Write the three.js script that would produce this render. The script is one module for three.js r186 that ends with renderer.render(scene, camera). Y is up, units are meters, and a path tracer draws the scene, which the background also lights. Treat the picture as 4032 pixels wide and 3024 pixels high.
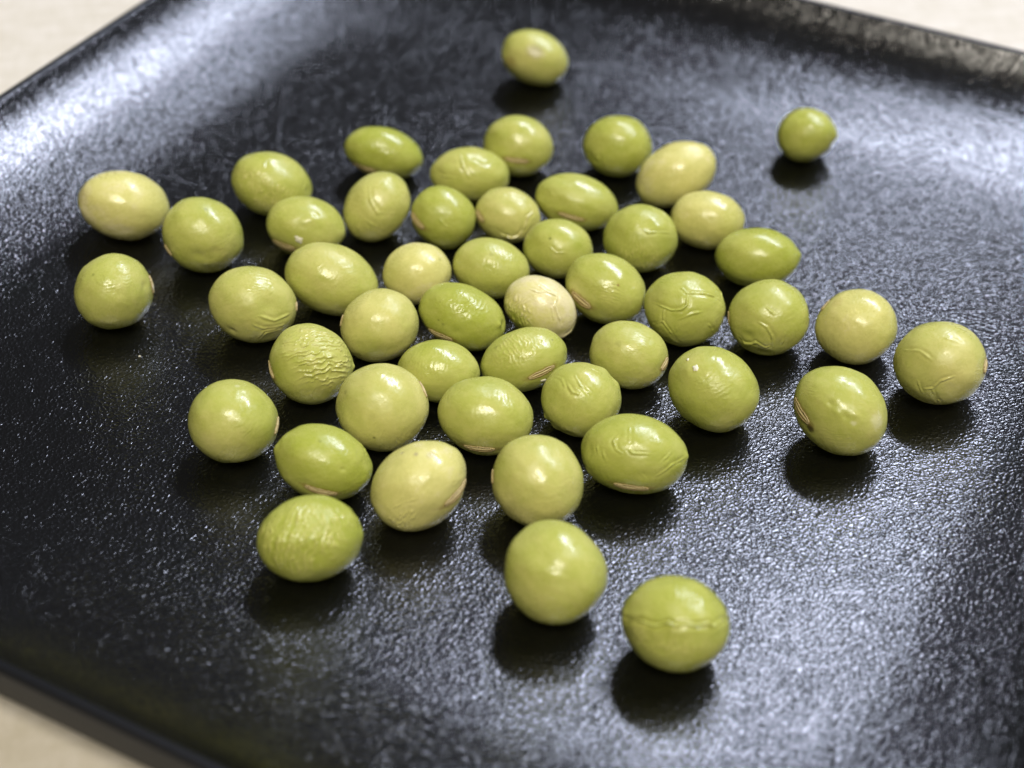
import * as THREE from 'three';
import { RectAreaLightUniformsLib } from 'three/addons/lights/RectAreaLightUniformsLib.js';
import { RoundedBoxGeometry } from 'three/addons/geometries/RoundedBoxGeometry.js';

// ---------------------------------------------------------------- camera, light, exposure
const MM = 0.001;
const scene = new THREE.Scene();
const camera = new THREE.PerspectiveCamera(27.98, 4 / 3, 0.01, 20);
const pitch = THREE.MathUtils.degToRad(41), range = 0.165;
camera.position.set(0, range * Math.sin(pitch), range * Math.cos(pitch));
camera.lookAt(0, 0, 0);
camera.rotateZ(THREE.MathUtils.degToRad(1.5));
camera.focus = 0.157;
camera.userData.fStop = camera.getFocalLength() / 2.7;             // a phone lens: 2.7 mm opening
scene.background = new THREE.Color(0.05, 0.05, 0.048);            // dim light from the rest of the room
const renderer = new THREE.WebGLRenderer({ antialias: true });
renderer.shadowMap.enabled = true;
renderer.toneMapping = THREE.LinearToneMapping;
renderer.toneMappingExposure = 1.0;

RectAreaLightUniformsLib.init();
function ceilingLamp(label, [x, y, z], turn, color, intensity, long, wide) {
  const lamp = new THREE.Group();
  lamp.name = numbered('ceiling_lamp'); lamp.position.set(x, y, z); lamp.rotation.y = -turn;
  Object.assign(lamp.userData, { label, category: 'ceiling lamp' });
  const housing = new THREE.Mesh(new RoundedBoxGeometry(long + 0.06, 0.05, wide + 0.05, 3, 0.008), new THREE.MeshStandardMaterial({ color: 0xd8d8d4, roughness: 0.5 }));
  housing.name = 'housing'; housing.position.y = 0.034;
  const diffuser = new THREE.Mesh(new RoundedBoxGeometry(long, 0.012, wide, 3, 0.004), new THREE.MeshStandardMaterial({ color: 0xffffff, emissive: color, emissiveIntensity: 1, roughness: 0.6 }));
  diffuser.name = 'diffuser'; diffuser.position.y = 0.006;
  const light = new THREE.RectAreaLight(color, intensity, long, wide);
  light.rotation.x = -Math.PI / 2; light.position.y = -0.004; light.castShadow = true;
  lamp.add(housing, diffuser, light); scene.add(lamp);
}
const used = new Map();
function numbered(name) { const n = used.get(name) ?? 0; used.set(name, n + 1); return n ? `${name}_${String(n).padStart(3, '0')}` : name; }
ceilingLamp('cool white ceiling lamp behind the tray to the right', [0.61, 1.3, -0.70], 0.88, new THREE.Color(0.74, 0.80, 1.0), 66, 1.25, 0.15);
ceilingLamp('warm white ceiling lamp above and behind the viewer', [0.08, 1.3, 0.78], 0.6, new THREE.Color(1.0, 0.93, 0.81), 29, 0.7, 0.38);

// ---------------------------------------------------------------- noise
function rng(seed) { return () => { seed = (seed + 0x6d2b79f5) | 0; let t = Math.imul(seed ^ (seed >>> 15), 1 | seed); t = (t + Math.imul(t ^ (t >>> 7), 61 | t)) ^ t; return ((t ^ (t >>> 14)) >>> 0) / 4294967296; }; }
const hash3 = (x, y, z) => { let h = Math.imul(x, 374761393) + Math.imul(y, 668265263) + Math.imul(z, 1442695041); h = Math.imul(h ^ (h >>> 13), 1274126177); return ((h ^ (h >>> 16)) >>> 0) / 4294967296; };
const fade = (t) => t * t * (3 - 2 * t), mix = (a, b, t) => a + (b - a) * t, clamp = THREE.MathUtils.clamp, smooth = THREE.MathUtils.smoothstep;
function noise(x, y, z) {                                           // value noise, -1 to 1
  const i = Math.floor(x), j = Math.floor(y), k = Math.floor(z), u = fade(x - i), v = fade(y - j), w = fade(z - k);
  const a = mix(mix(hash3(i, j, k), hash3(i + 1, j, k), u), mix(hash3(i, j + 1, k), hash3(i + 1, j + 1, k), u), v);
  const b = mix(mix(hash3(i, j, k + 1), hash3(i + 1, j, k + 1), u), mix(hash3(i, j + 1, k + 1), hash3(i + 1, j + 1, k + 1), u), v);
  return mix(a, b, w) * 2 - 1;
}
function shadows(o) { o.castShadow = true; o.receiveShadow = true; return o; }

// ---------------------------------------------------------------- table top
function tableTexture() {
  const n = 1024, data = new Uint8Array(n * n * 4);
  for (let y = 0; y < n; y++) for (let x = 0; x < n; x++) {
    const per = (s, sx, sy) => { const a = (x / n) * 2 * Math.PI; return noise(Math.cos(a) * sx + s, Math.sin(a) * sx, (y / n) * sy + s); };
    const grain = 0.5 * per(3, 5, 130) + 0.35 * per(11, 12, 60) + 0.3 * per(29, 40, 40) + 0.25 * noise(x * 0.4, y * 0.4, 7);
    const i = (y * n + x) * 4, g = grain * 10;
    data[i] = 205 + g; data[i + 1] = 197 + g * 1.05; data[i + 2] = 180 + g * 1.4; data[i + 3] = 255;
  }
  const t = new THREE.DataTexture(data, n, n); t.colorSpace = THREE.SRGBColorSpace; t.wrapS = t.wrapT = THREE.MirroredRepeatWrapping; t.magFilter = THREE.LinearFilter; t.repeat.set(8, 8); t.needsUpdate = true;
  return t;
}
const table = new THREE.Mesh(new RoundedBoxGeometry(1.1, 0.025, 0.8, 3, 0.003), new THREE.MeshStandardMaterial({ map: tableTexture(), roughness: 0.55 }));
table.name = 'table_top'; table.position.set(0.05, -0.0011 - 0.0125, -0.05); table.rotation.y = 0.2;
Object.assign(table.userData, { label: 'cream table top with faint grain under the black tray', category: 'table', kind: 'structure' });
scene.add(shadows(table));

// ---------------------------------------------------------------- tray: rounded square dish, 142 mm across
const TRAY = { half: 69.7, yaw: THREE.MathUtils.degToRad(26.3) };
const TA = new THREE.Vector3(Math.cos(TRAY.yaw), 0, Math.sin(TRAY.yaw)), TB = new THREE.Vector3(-Math.sin(TRAY.yaw), 0, Math.cos(TRAY.yaw));
const trayAt = new THREE.Vector3().addScaledVector(TA, -0.0038).addScaledVector(TB, -0.00995);
const SLOPE = [[0, 52], [3, 33], [6, 22.5], [9, 16.8], [12, 15.2], [15, 13.5], [19, 7], [25, 4], [40, 3], [69.7, 0]];   // inset from the rim in mm, slope in degrees
const slopeAt = (x) => { for (let i = 1; i < SLOPE.length; i++) if (x <= SLOPE[i][0]) return mix(SLOPE[i - 1][1], SLOPE[i][1], (x - SLOPE[i - 1][0]) / (SLOPE[i][0] - SLOPE[i - 1][0])); return 0; };
const RISE = new Float64Array(1395);
for (let i = 1393; i >= 0; i--) RISE[i] = RISE[i + 1] + Math.tan(THREE.MathUtils.degToRad(slopeAt(i * 0.05))) * 0.05;
const riseAt = (inset) => { const t = clamp(inset / 0.05, 0, 1393.999), i = Math.floor(t); return mix(RISE[i], RISE[i + 1], t - i); };
const power = (s) => 2.6 + 5.4 * Math.pow(clamp((s - 0.35) / 0.65, 0, 1), 1.5);
function ringPoint(s, angle, half) {                                // point of the rounded square through fraction s of the half width
  const n = power(Math.min(s, 1)), c = Math.cos(angle), q = Math.sin(angle), r = Math.pow(Math.pow(Math.abs(c), n) + Math.pow(Math.abs(q), n), -1 / n) * half;
  return [c * r, q * r];
}
function grainTexture() {                                           // leathery facets, one tile = 64 mm
  const n = 2048, data = new Float32Array(n * n), TAU = 2 * Math.PI, r = rng(5);
  const layer = (cells) => { const m = cells * cells, px = new Float32Array(m), py = new Float32Array(m), tx = new Float32Array(m), ty = new Float32Array(m), ph = new Float32Array(m); for (let i = 0; i < m; i++) { px[i] = r(); py[i] = r(); ph[i] = r(); const a = r() * TAU, t = Math.sqrt(r()); tx[i] = Math.cos(a) * t; ty[i] = Math.sin(a) * t; } return { cells, px, py, tx, ty, ph }; };
  const big = layer(112), small = layer(230);
  const per = (x, y, k, s) => { const a = Math.floor(x * k), b = Math.floor(y * k), u = fade(x * k - a), v = fade(y * k - b), h = (i, j) => hash3(((i % k) + k) % k, ((j % k) + k) % k, s) * 2 - 1; return mix(mix(h(a, b), h(a + 1, b), u), mix(h(a, b + 1), h(a + 1, b + 1), u), v); };
  const facet = ({ cells, px, py, tx, ty, ph }, x, y, edgeWidth) => {
    const gx = x * cells, gy = y * cells, cx = Math.floor(gx), cy = Math.floor(gy);
    let f1 = 9, f2 = 9, best = 0, bx = 0, by = 0;
    for (let j = -1; j <= 1; j++) for (let i = -1; i <= 1; i++) {
      const id = ((cy + j + cells) % cells) * cells + ((cx + i + cells) % cells), dx = cx + i + px[id] - gx, dy = cy + j + py[id] - gy, d = dx * dx + dy * dy;
      if (d < f1) { f2 = f1; f1 = d; best = id; bx = dx; by = dy; } else if (d < f2) f2 = d;
    }
    const edge = Math.sqrt(f2) - Math.sqrt(f1);
    return (0.55 + 0.35 * ph[best] - 0.30 * (tx[best] * bx + ty[best] * by) - 0.45 * f1) * smooth(edge, -0.05, edgeWidth);
  };
  for (let y = 0; y < n; y++) for (let x = 0; x < n; x++) {
    const u = x / n, v = y / n, wx = u + 0.0019 * per(u, v, 96, 1) + 0.0009 * per(u, v, 260, 5), wy = v + 0.0019 * per(u, v, 96, 2) + 0.0009 * per(u, v, 260, 6);
    data[y * n + x] = facet(big, (wx + 1) % 1, (wy + 1) % 1, 0.5) * (0.85 + 0.3 * per(u, v, 40, 8)) + 0.42 * facet(small, (wx + 1.3) % 1, (wy + 1.6) % 1, 0.55) + 0.25 * per(u, v, 60, 3);
  }
  const t = new THREE.DataTexture(data, n, n, THREE.RedFormat, THREE.FloatType);
  t.wrapS = t.wrapT = THREE.RepeatWrapping; t.magFilter = THREE.LinearFilter; t.needsUpdate = true;
  return t;
}
const trayMaterial = new THREE.MeshPhysicalMaterial({ color: new THREE.Color(0.0018, 0.0018, 0.0020), roughness: 0.22, ior: 1.8, bumpMap: grainTexture(), bumpScale: 0.000030 });
const rimMaterial = trayMaterial.clone(); rimMaterial.bumpScale = 0.000008; rimMaterial.roughness = 0.45; rimMaterial.ior = 1.4;
{
  const rings = [], seg = 320;                                      // each ring: [fraction for the corner shape, half width in mm, height in mm]
  for (let i = 0; i <= 110; i++) { const s = i === 0 ? 1e-3 : Math.pow(i / 110, 0.8); rings.push([s, s * TRAY.half, riseAt(TRAY.half * (1 - s))]); }
  const top = riseAt(0), dishRings = rings.length;
  rings.push([1, 69.95, top + 0.10], [1, 70.3, top + 0.14], [1, 70.65, top + 0.04], [1, 70.8, top - 0.22], [1, 70.9, top - 3.1], [1, 70.75, top - 3.4], [1, 70.2, top - 3.5]);
  const rimRings = rings.length;
  for (const [inset, drop] of [[0.4, 3.6], [2, 4.6], [4, 6.0], [6.5, 7.4], [10, 8.7], [14, top + 0.5], [16, top + 0.9], [30, top + 0.9], [60, top + 0.9]]) rings.push([1 - inset / 120, 69.7 - inset, top - drop]);
  const pos = [], uv = [], index = [];
  rings.forEach(([s, half, h]) => { for (let k = 0; k < seg; k++) { const [a, b] = ringPoint(s, (k / seg) * 2 * Math.PI, half); pos.push(a * MM, h * MM, b * MM); uv.push(a / 64 + 0.37, b / 64 + 0.21); } });
  for (let i = 0; i + 1 < rings.length; i++) for (let k = 0; k < seg; k++) { const p = i * seg + k, q = i * seg + (k + 1) % seg; index.push(p, q, p + seg, q, q + seg, p + seg); }
  for (let k = 1; k + 1 < seg; k++) index.push(0, k + 1, k);
  const last = (rings.length - 1) * seg; for (let k = 1; k + 1 < seg; k++) index.push(last, last + k, last + k + 1);
  const whole = new THREE.BufferGeometry();
  whole.setAttribute('position', new THREE.Float32BufferAttribute(pos, 3)); whole.setAttribute('uv', new THREE.Float32BufferAttribute(uv, 2)); whole.setIndex(index);
  for (let i = 0; i < index.length; i += 3) { const t = index[i + 1]; index[i + 1] = index[i + 2]; index[i + 2] = t; }
  whole.setIndex(index); whole.computeVertexNormals();
  const piece = (from, to, extra = []) => { const g = new THREE.BufferGeometry(); for (const a of ['position', 'normal', 'uv']) g.setAttribute(a, whole.getAttribute(a)); g.setIndex([...index.slice(from * seg * 6, to * seg * 6), ...extra]); return compact(g); };
  const caps = (rings.length - 1) * seg * 6, capLength = (seg - 2) * 3;
  const tray = new THREE.Group();
  tray.name = 'serving_tray'; tray.position.copy(trayAt); tray.rotation.y = -TRAY.yaw;
  Object.assign(tray.userData, { label: 'black square plastic tray with leathery grain and sloping sides, holding all the beans', category: 'tray' });
  for (const [name, geometry] of [['dish', piece(0, dishRings - 1, index.slice(caps, caps + capLength))], ['rim', piece(dishRings - 1, rimRings - 1)], ['underside', piece(rimRings - 1, rings.length - 1, index.slice(caps + capLength))]]) {
    const m = new THREE.Mesh(geometry, name === 'rim' ? rimMaterial : trayMaterial); m.name = name; tray.add(shadows(m));
  }
  scene.add(tray);
}
function compact(g) {                                               // keeps only the vertices that the index uses
  const map = new Map(), index = [], keep = [];
  for (const i of g.index.array) { if (!map.has(i)) { map.set(i, keep.length); keep.push(i); } index.push(map.get(i)); }
  const out = new THREE.BufferGeometry();
  for (const [n, a] of Object.entries(g.attributes)) { const v = new Float32Array(keep.length * a.itemSize); keep.forEach((i, k) => { for (let c = 0; c < a.itemSize; c++) v[k * a.itemSize + c] = a.array[i * a.itemSize + c]; }); out.setAttribute(n, new THREE.BufferAttribute(v, a.itemSize)); }
  out.setIndex(index); return out;
}

// ---------------------------------------------------------------- soybeans
// at: centre in mm; turn: quaternion of the bean's own axes; size: half axes in mm along them; ripe: 0 bright green to 1 yellow.
// Marks on the skin are given in the bean's own half widths: [across, up] on the side of its third axis.
const BEANS = [
  {label: 'olive bean with purple smudge lying alone highest on the tray, beyond all others', at: [1.89, 5.48, -60.57], turn: [-0.2468, -0.0443, -0.1533, 0.9558], size: [4.64, 3.52, 3.8], ripe: 0.38, gloss: 1, spots: [{at: [-0.053, 0.248], r: 0.291, tint: 'purple', much: 0.5}, {at: [-0.627, -0.453], r: 0.238, tint: 'brown', much: 0.45}], patches: [[-0.285, -0.256, 0.636, 0.55]]},
  {label: 'small round plain green bean lying alone near the back right wall of the tray', at: [36.22, 5.13, -43.5], turn: [-0.2789, -0.0556, 0.1348, 0.9492], size: [3.65, 3.33, 3.41], ripe: 0.22, gloss: 1, dents: [[0.989, -0.259, 0.232, 0.07]]},
  {label: 'bright green bean with a low tan scar, directly behind the upright egg-shaped bean', at: [-16.62, 4.19, -38.18], turn: [-0.2832, 0.0111, -0.114, 0.9522], size: [4.91, 3.15, 3.59], ripe: 0.1, gloss: 1, hilum: [[-0.706, -0.7, -0.069, -0.748, 0.09]], dents: [[-0.173, -0.285, 0.17, -0.03], [-0.776, -0.39, 0.17, -0.02]], wrinkles: [{at: [0.091, 0.182], r: 0.48, turn: 85, step: 0.13, h: 0.006, pale: 0}]},
  {label: 'glossy olive bean with a flat tan scar low in front, middle of the back row', at: [0.05, 4.5, -40.18], turn: [-0.2762, -0.0254, -0.0877, 0.9568], size: [4.44, 3.74, 3.92], ripe: 0.32, gloss: 1, hilum: [[-0.34, -0.491, 0.4, -0.42, 0.079]], dents: [[-0.41, -0.398, 0.14, 0.02]]},
  {label: 'green bean folded at its lower left, touching the large tilted yellow bean', at: [12.34, 4.74, -40.28], turn: [-0.2747, -0.0447, -0.0408, 0.9596], size: [4.34, 3.8, 3.94], ripe: 0.2, gloss: 1, dents: [[-0.712, -0.445, 0.197, -0.035], [-0.537, -0.569, 0.113, -0.03], [0.425, 0.925, 0.338, 0.03]], ridges: [{w: 0.045, h: 0.03, pale: 0, path: [[-0.547, -0.16], [-0.47, -0.467], [-0.339, -0.766]]}]},
  {label: 'large smooth yellow bean tilted up to the right, at the back right of the heap', at: [19.23, 4.85, -34.01], turn: [-0.2878, 0.0226, 0.2481, 0.9247], size: [5.1, 3.71, 4.06], ripe: 0.82, gloss: 1, dents: [[-0.325, 0.691, 0.381, -0.015]]},
  {label: 'folded pale green bean narrowing to its left end, in front of the middle back-row bean', at: [-5.82, 3.94, -34.16], turn: [-0.2869, 0.0079, -0.0272, 0.9575], size: [4.87, 3.35, 3.73], ripe: 0.35, gloss: 1, dents: [[-0.39, 0.376, 0.164, -0.03], [-0.742, 0.004, 0.136, -0.03], [-0.929, 0.523, 0.409, -0.03]], ridges: [{w: 0.049, h: 0.035, pale: 0, path: [[-0.279, 0.689], [-0.19, 0.295], [0.014, -0.103]]}, {w: 0.055, h: 0.02, pale: 0, path: [[0.082, 0.625], [0.346, 0.434], [0.457, 0.529]]}, {w: 0.049, h: 0.025, pale: 0, path: [[-0.905, 0.038], [-0.62, -0.134], [-0.297, -0.118]]}]},
  {label: 'long glossy bean with an orange scar, between the looped-skin bean and two yellow beans', at: [7.06, 3.86, -28.97], turn: [-0.2901, -0.0519, -0.1045, 0.9499], size: [5.04, 3.31, 3.75], ripe: 0.28, gloss: 1, hilum: [[-0.359, -0.516, 0.325, -0.519, 0.084]], dents: [[-0.341, -0.165, 0.184, -0.03], [0.704, 0.433, 0.237, 0.0]], wrinkles: [{at: [-0.715, 0.163], r: 0.237, turn: 120, step: 0.105, h: 0.01, pale: 0}]},
  {label: 'smooth yellowish oval bean directly in front of the large tilted yellow bean', at: [22.49, 4.08, -25.66], turn: [-0.2934, -0.0784, -0.046, 0.9517], size: [4.4, 3.44, 3.68], ripe: 0.7, gloss: 1, patches: [[-0.707, 0.115, 0.552, 0.9], [0.69, -0.049, 0.69, 0.45]]},
  {label: 'egg-shaped pale bean standing up to the right with creases on its lower side', at: [-16.45, 4.46, -26.05], turn: [-0.2496, 0.1663, 0.3981, 0.8669], size: [4.37, 3.65, 3.83], ripe: 0.45, gloss: 1, ridges: [{w: 0.054, h: 0.018, pale: 0, path: [[0.293, 0.626], [0.024, 0.317], [-0.114, -0.131], [0.188, -0.562]]}, {w: 0.038, h: -0.02, pale: 0, path: [[-0.654, 0.178], [-0.799, -0.238]]}, {w: 0.059, h: 0.016, pale: 0, path: [[-0.452, 0.304], [-0.437, -0.223], [-0.297, -0.701]]}, {w: 0.043, h: -0.016, pale: 0, path: [[-0.902, 0.162], [-0.907, -0.153]]}]},
  {label: 'dark green bean with a slanted brown scar, touching the egg-shaped bean on its left', at: [-8.62, 3.91, -25.17], turn: [-0.2932, -0.0655, -0.2839, 0.9106], size: [3.92, 3.56, 3.65], ripe: 0.15, gloss: 1, hilum: [[-0.858, -0.457, -0.207, -0.66, 0.087]], ridges: [{w: 0.046, h: 0.015, pale: 0, path: [[-0.061, -0.121], [0.163, -0.208], [0.33, -0.153]]}]},
  {label: 'yellow-green bean with a raised pale loop of skin around its lower right', at: [-0.97, 3.53, -26.33], turn: [-0.297, -0.0327, -0.1132, 0.9476], size: [3.88, 3.25, 3.41], ripe: 0.52, gloss: 1, hilum: [[-0.953, -0.11, -0.651, -0.447, 0.079]], ridges: [{w: 0.043, h: 0.055, pale: 0.45, path: [[0.555, 0.581], [0.687, 0.345], [0.569, 0.134], [0.573, -0.211], [0.453, -0.579], [0.278, -0.704], [-0.042, -0.703], [-0.299, -0.594]]}, {w: 0.037, h: 0.026, pale: 0.35, path: [[-0.191, 0.74], [0.199, 0.813], [0.493, 0.665]]}]},
  {label: 'green bean with fine upright wrinkles, directly behind the bean with a white fleck', at: [-29.24, 5.07, -29.25], turn: [-0.2988, 0.0243, -0.185, 0.9359], size: [4.88, 3.76, 4.04], ripe: 0.28, gloss: 1, dents: [[0.865, 0.232, 0.127, -0.03]], ridges: [{w: 0.041, h: 0.02, pale: 0, path: [[-0.341, 0.655], [-0.307, 0.361], [-0.304, 0.052]]}, {w: 0.046, h: 0.02, pale: 0, path: [[0.579, 0.655], [0.746, 0.486], [0.759, 0.182]]}], wrinkles: [{at: [-0.521, -0.113], r: 0.508, turn: 86, step: 0.107, h: 0.009, pale: 0.5}, {at: [0.132, -0.394], r: 0.584, turn: 104, step: 0.112, h: 0.009, pale: 0.5}]},
  {label: 'smooth pale yellow bean farthest to the left at the back, against the sloping tray side', at: [-45.43, 6.01, -22.81], turn: [-0.3056, 0.0916, -0.12, 0.9401], size: [5.17, 3.94, 4.25], ripe: 0.88, gloss: 1, patches: [[0.84, 0.018, 0.583, 0.6]]},
  {label: 'glossy green bean with two small dents low down, beside the pale yellow bean', at: [-35.58, 5.44, -18.21], turn: [-0.3172, 0.0415, -0.191, 0.928], size: [4.65, 4.19, 4.3], ripe: 0.3, gloss: 1, hilum: [[-0.781, -0.617, -0.495, -0.833, 0.043]], dents: [[0.074, -0.563, 0.154, -0.035], [0.423, -0.316, 0.177, -0.03], [0.304, -0.683, 0.118, 0.02]], spots: [{at: [-0.137, 0.665], r: 0.052, tint: 'dark', much: 0.4}, {at: [-0.652, -0.353], r: 0.038, tint: 'dark', much: 0.4}]},
  {label: 'green bean with a broad tan scar and a white fleck above it', at: [-24.36, 4.36, -21.65], turn: [-0.3076, 0.0395, -0.0972, 0.9457], size: [4.56, 3.56, 3.81], ripe: 0.3, gloss: 1, hilum: [[-0.819, -0.655, -0.132, -0.742, 0.105]], dents: [[0.104, 0.297, 0.131, 0.025], [0.199, 0.471, 0.092, -0.02], [-0.068, 0.168, 0.105, 0.015]], flakes: [[-0.115, -0.435, 0.105, 0.5]]},
  {label: 'smooth green bean with one tiny dark dot, in front of the looped-skin bean', at: [4.89, 3.53, -19.9], turn: [-0.3068, -0.0355, -0.0651, 0.9489], size: [4.04, 3.37, 3.54], ripe: 0.3, gloss: 1, ridges: [{w: 0.046, h: 0.015, pale: 0, path: [[-0.264, 0.038], [-0.052, -0.14], [0.206, -0.086]]}], spots: [{at: [-0.267, 0.293], r: 0.043, tint: 'dark', much: 0.8}], patches: [[0.562, 0.213, 0.343, 0.1]]},
  {label: 'round green bean with a dented glossy top and short wrinkles along its base', at: [14.43, 4.22, -21.42], turn: [-0.301, -0.0595, -0.0546, 0.9502], size: [4.32, 3.94, 4.04], ripe: 0.2, gloss: 1, dents: [[0.082, 0.466, 0.206, -0.03]], ridges: [{w: 0.051, h: 0.03, pale: 0, path: [[0.218, 0.862], [0.459, 0.841], [0.712, 0.588]]}, {w: 0.036, h: 0.03, pale: 0, path: [[-0.067, 0.3], [0.175, 0.196], [0.367, 0.247]]}, {w: 0.041, h: 0.018, pale: 0, path: [[0.367, 0.247], [0.734, 0.291]]}], wrinkles: [{at: [0.074, -0.577], r: 0.592, turn: 96, step: 0.093, h: 0.01, pale: 0.5}]},
  {label: 'bright green lemon-shaped bean with a pointed right end at the right of the heap', at: [27.6, 4.11, -18.53], turn: [-0.308, -0.0755, 0.0177, 0.9482], size: [4.74, 3.4, 3.73], ripe: 0.1, gloss: 1, dents: [[0.992, 0.153, 0.155, 0.035]], ridges: [{w: 0.036, h: 0.008, pale: 0, path: [[-0.578, -0.054], [-0.62, -0.398]]}], patches: [[-0.354, 0.489, 0.517, 0.35]]},
  {label: 'large smooth light green oval bean directly in front of the white-fleck bean', at: [-20.27, 4.49, -11.68], turn: [-0.324, 0.0081, -0.158, 0.9328], size: [5.21, 3.89, 4.22], ripe: 0.4, gloss: 1, wrinkles: [{at: [-0.074, 0.066], r: 0.582, turn: 88, step: 0.09, h: 0.003, pale: 0}], patches: [[-0.486, 0.493, 0.672, 0.55]]},
  {label: 'smooth yellow bean in mid heap, touching the large light green oval bean', at: [-11.03, 3.67, -14.2], turn: [-0.3128, 0.061, 0.0829, 0.9442], size: [3.89, 3.49, 3.59], ripe: 0.85, gloss: 1, ridges: [{w: 0.039, h: 0.012, pale: 0, path: [[0.728, 0.077], [0.837, -0.26]]}], spots: [{at: [0.7, 0.324], r: 0.056, tint: 'dark', much: 0.3}], patches: [[-0.613, 0.22, 0.505, 0.6]]},
  {label: 'green bean with faint upright streaks, right of the smooth yellow bean in mid heap', at: [-2.7, 3.58, -15.79], turn: [-0.3143, -0.0217, -0.0898, 0.9448], size: [4.43, 3.42, 3.68], ripe: 0.3, gloss: 1, wrinkles: [{at: [0.311, 0.302], r: 0.689, turn: 100, step: 0.095, h: 0.005, pale: 0}], spots: [{at: [-0.073, 0.445], r: 0.066, tint: 'dark', much: 0.25}], patches: [[-0.323, -0.96, 0.53, 0.2]]},
  {label: 'large olive bean with a wide tan scar at lower left and one brown dot', at: [10.08, 4.07, -11.82], turn: [-0.3056, -0.0999, -0.2062, 0.9242], size: [4.63, 3.84, 4.04], ripe: 0.28, gloss: 1, hilum: [[-0.696, -0.511, -0.051, -0.67, 0.106]], wrinkles: [{at: [0.068, -0.006], r: 0.41, turn: 16, step: 0.092, h: 0.005, pale: 0}], spots: [{at: [0.224, 0.265], r: 0.036, tint: 'brown', much: 0.9}], patches: [[-0.572, -0.537, 0.362, 0.55]]},
  {label: 'bean lying apart at the far left with a peeling scar on its right end', at: [-43.41, 5.45, -7.22], turn: [-0.2704, 0.2129, 0.2482, 0.9055], size: [4.29, 4.02, 4.08], ripe: 0.32, gloss: 1, hilum: [[1.041, -0.148, 0.764, -0.636, 0.081]], dents: [[0.731, -0.34, 0.144, -0.03]], wrinkles: [{at: [0.283, 0.358], r: 0.551, turn: -23, step: 0.086, h: 0.005, pale: 0}], spots: [{at: [-0.157, 0.658], r: 0.043, tint: 'dark', much: 0.4}], flakes: [[0.917, -0.509, 0.108, 0.6]]},
  {label: 'bean with a large hollow dented into its lower right side, left edge of the heap', at: [-28.18, 4.87, -6.42], turn: [-0.3329, 0.0473, -0.1173, 0.9345], size: [4.75, 4.12, 4.28], ripe: 0.45, gloss: 1, hilum: [[0.959, 0.319, 0.986, 0.054, 0.036]], dents: [[0.392, 0.032, 0.291, -0.07], [-0.334, -0.787, 0.101, -0.04], [0.51, -0.728, 0.202, -0.035]], ridges: [{w: 0.054, h: 0.025, pale: 0, path: [[0.19, -0.264], [0.539, -0.302], [0.815, -0.062]]}, {w: 0.049, h: 0.02, pale: 0, path: [[0.086, -0.511], [0.176, -0.539], [0.328, -0.551], [0.761, -0.346]]}, {w: 0.031, h: -0.03, pale: 0, path: [[0.223, -0.909], [0.386, -0.635], [0.714, -0.444]]}], wrinkles: [{at: [-0.018, 0.745], r: 0.537, turn: -2, step: 0.107, h: 0.006, pale: 0}]},
  {label: 'green bean netted with raised skin folds forming polygons, right side of the heap', at: [18.59, 4.38, -8.22], turn: [-0.3131, -0.1027, -0.1315, 0.9349], size: [4.38, 4.08, 4.16], ripe: 0.22, gloss: 1, ridges: [{w: 0.038, h: 0.045, pale: 0, path: [[-0.771, -0.118], [-0.474, -0.132], [-0.274, -0.146], [-0.063, -0.05], [0.027, 0.116], [-0.06, 0.409]]}, {w: 0.038, h: 0.04, pale: 0, path: [[-0.06, 0.409], [0.273, 0.539], [0.508, 0.566], [0.751, 0.53]]}, {w: 0.033, h: 0.03, pale: 0, path: [[-0.06, 0.409], [-0.251, 0.505]]}, {w: 0.033, h: 0.025, pale: 0, path: [[-0.458, -0.179], [-0.341, -0.525]]}, {w: 0.033, h: 0.035, pale: 0, path: [[-0.609, -0.669], [-0.374, -0.499], [-0.112, -0.698], [0.139, -0.9]]}, {w: 0.031, h: 0.025, pale: 0, path: [[0.678, -0.153], [0.863, -0.303]]}, {w: 0.038, h: 0.03, pale: 0, path: [[0.531, 0.784], [0.699, 0.719], [0.794, 0.547]]}, {w: 0.031, h: 0.02, pale: 0, path: [[-0.011, -0.527], [0.128, -0.866]]}, {w: 0.047, h: 0.02, pale: 0, path: [[-0.028, -0.298], [0.226, -0.042], [0.426, 0.089]]}]},
  {label: 'green bean with a curled skin ridge low in front, below the lemon-shaped bean', at: [27.6, 4.71, -6.68], turn: [-0.3205, -0.1, -0.0396, 0.9411], size: [4.4, 4.07, 4.16], ripe: 0.28, gloss: 1, hilum: [[-1.013, 0.004, -0.91, -0.411, 0.047]], dents: [[-0.37, -0.556, 0.141, -0.04], [-0.01, -0.934, 0.188, -0.03]], ridges: [{w: 0.042, h: 0.018, pale: 0, path: [[-0.114, 0.262], [0.118, 0.108]]}, {w: 0.042, h: 0.035, pale: 0, path: [[-0.229, -0.157], [-0.007, -0.251], [0.153, -0.457], [0.237, -0.763]]}, {w: 0.035, h: 0.05, pale: 0, path: [[-0.604, -0.601], [-0.452, -0.758], [-0.272, -0.736], [-0.211, -0.687], [0.048, -0.799], [0.153, -0.742]]}, {w: 0.038, h: 0.02, pale: 0, path: [[0.442, -0.327], [0.426, -0.653]]}]},
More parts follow.
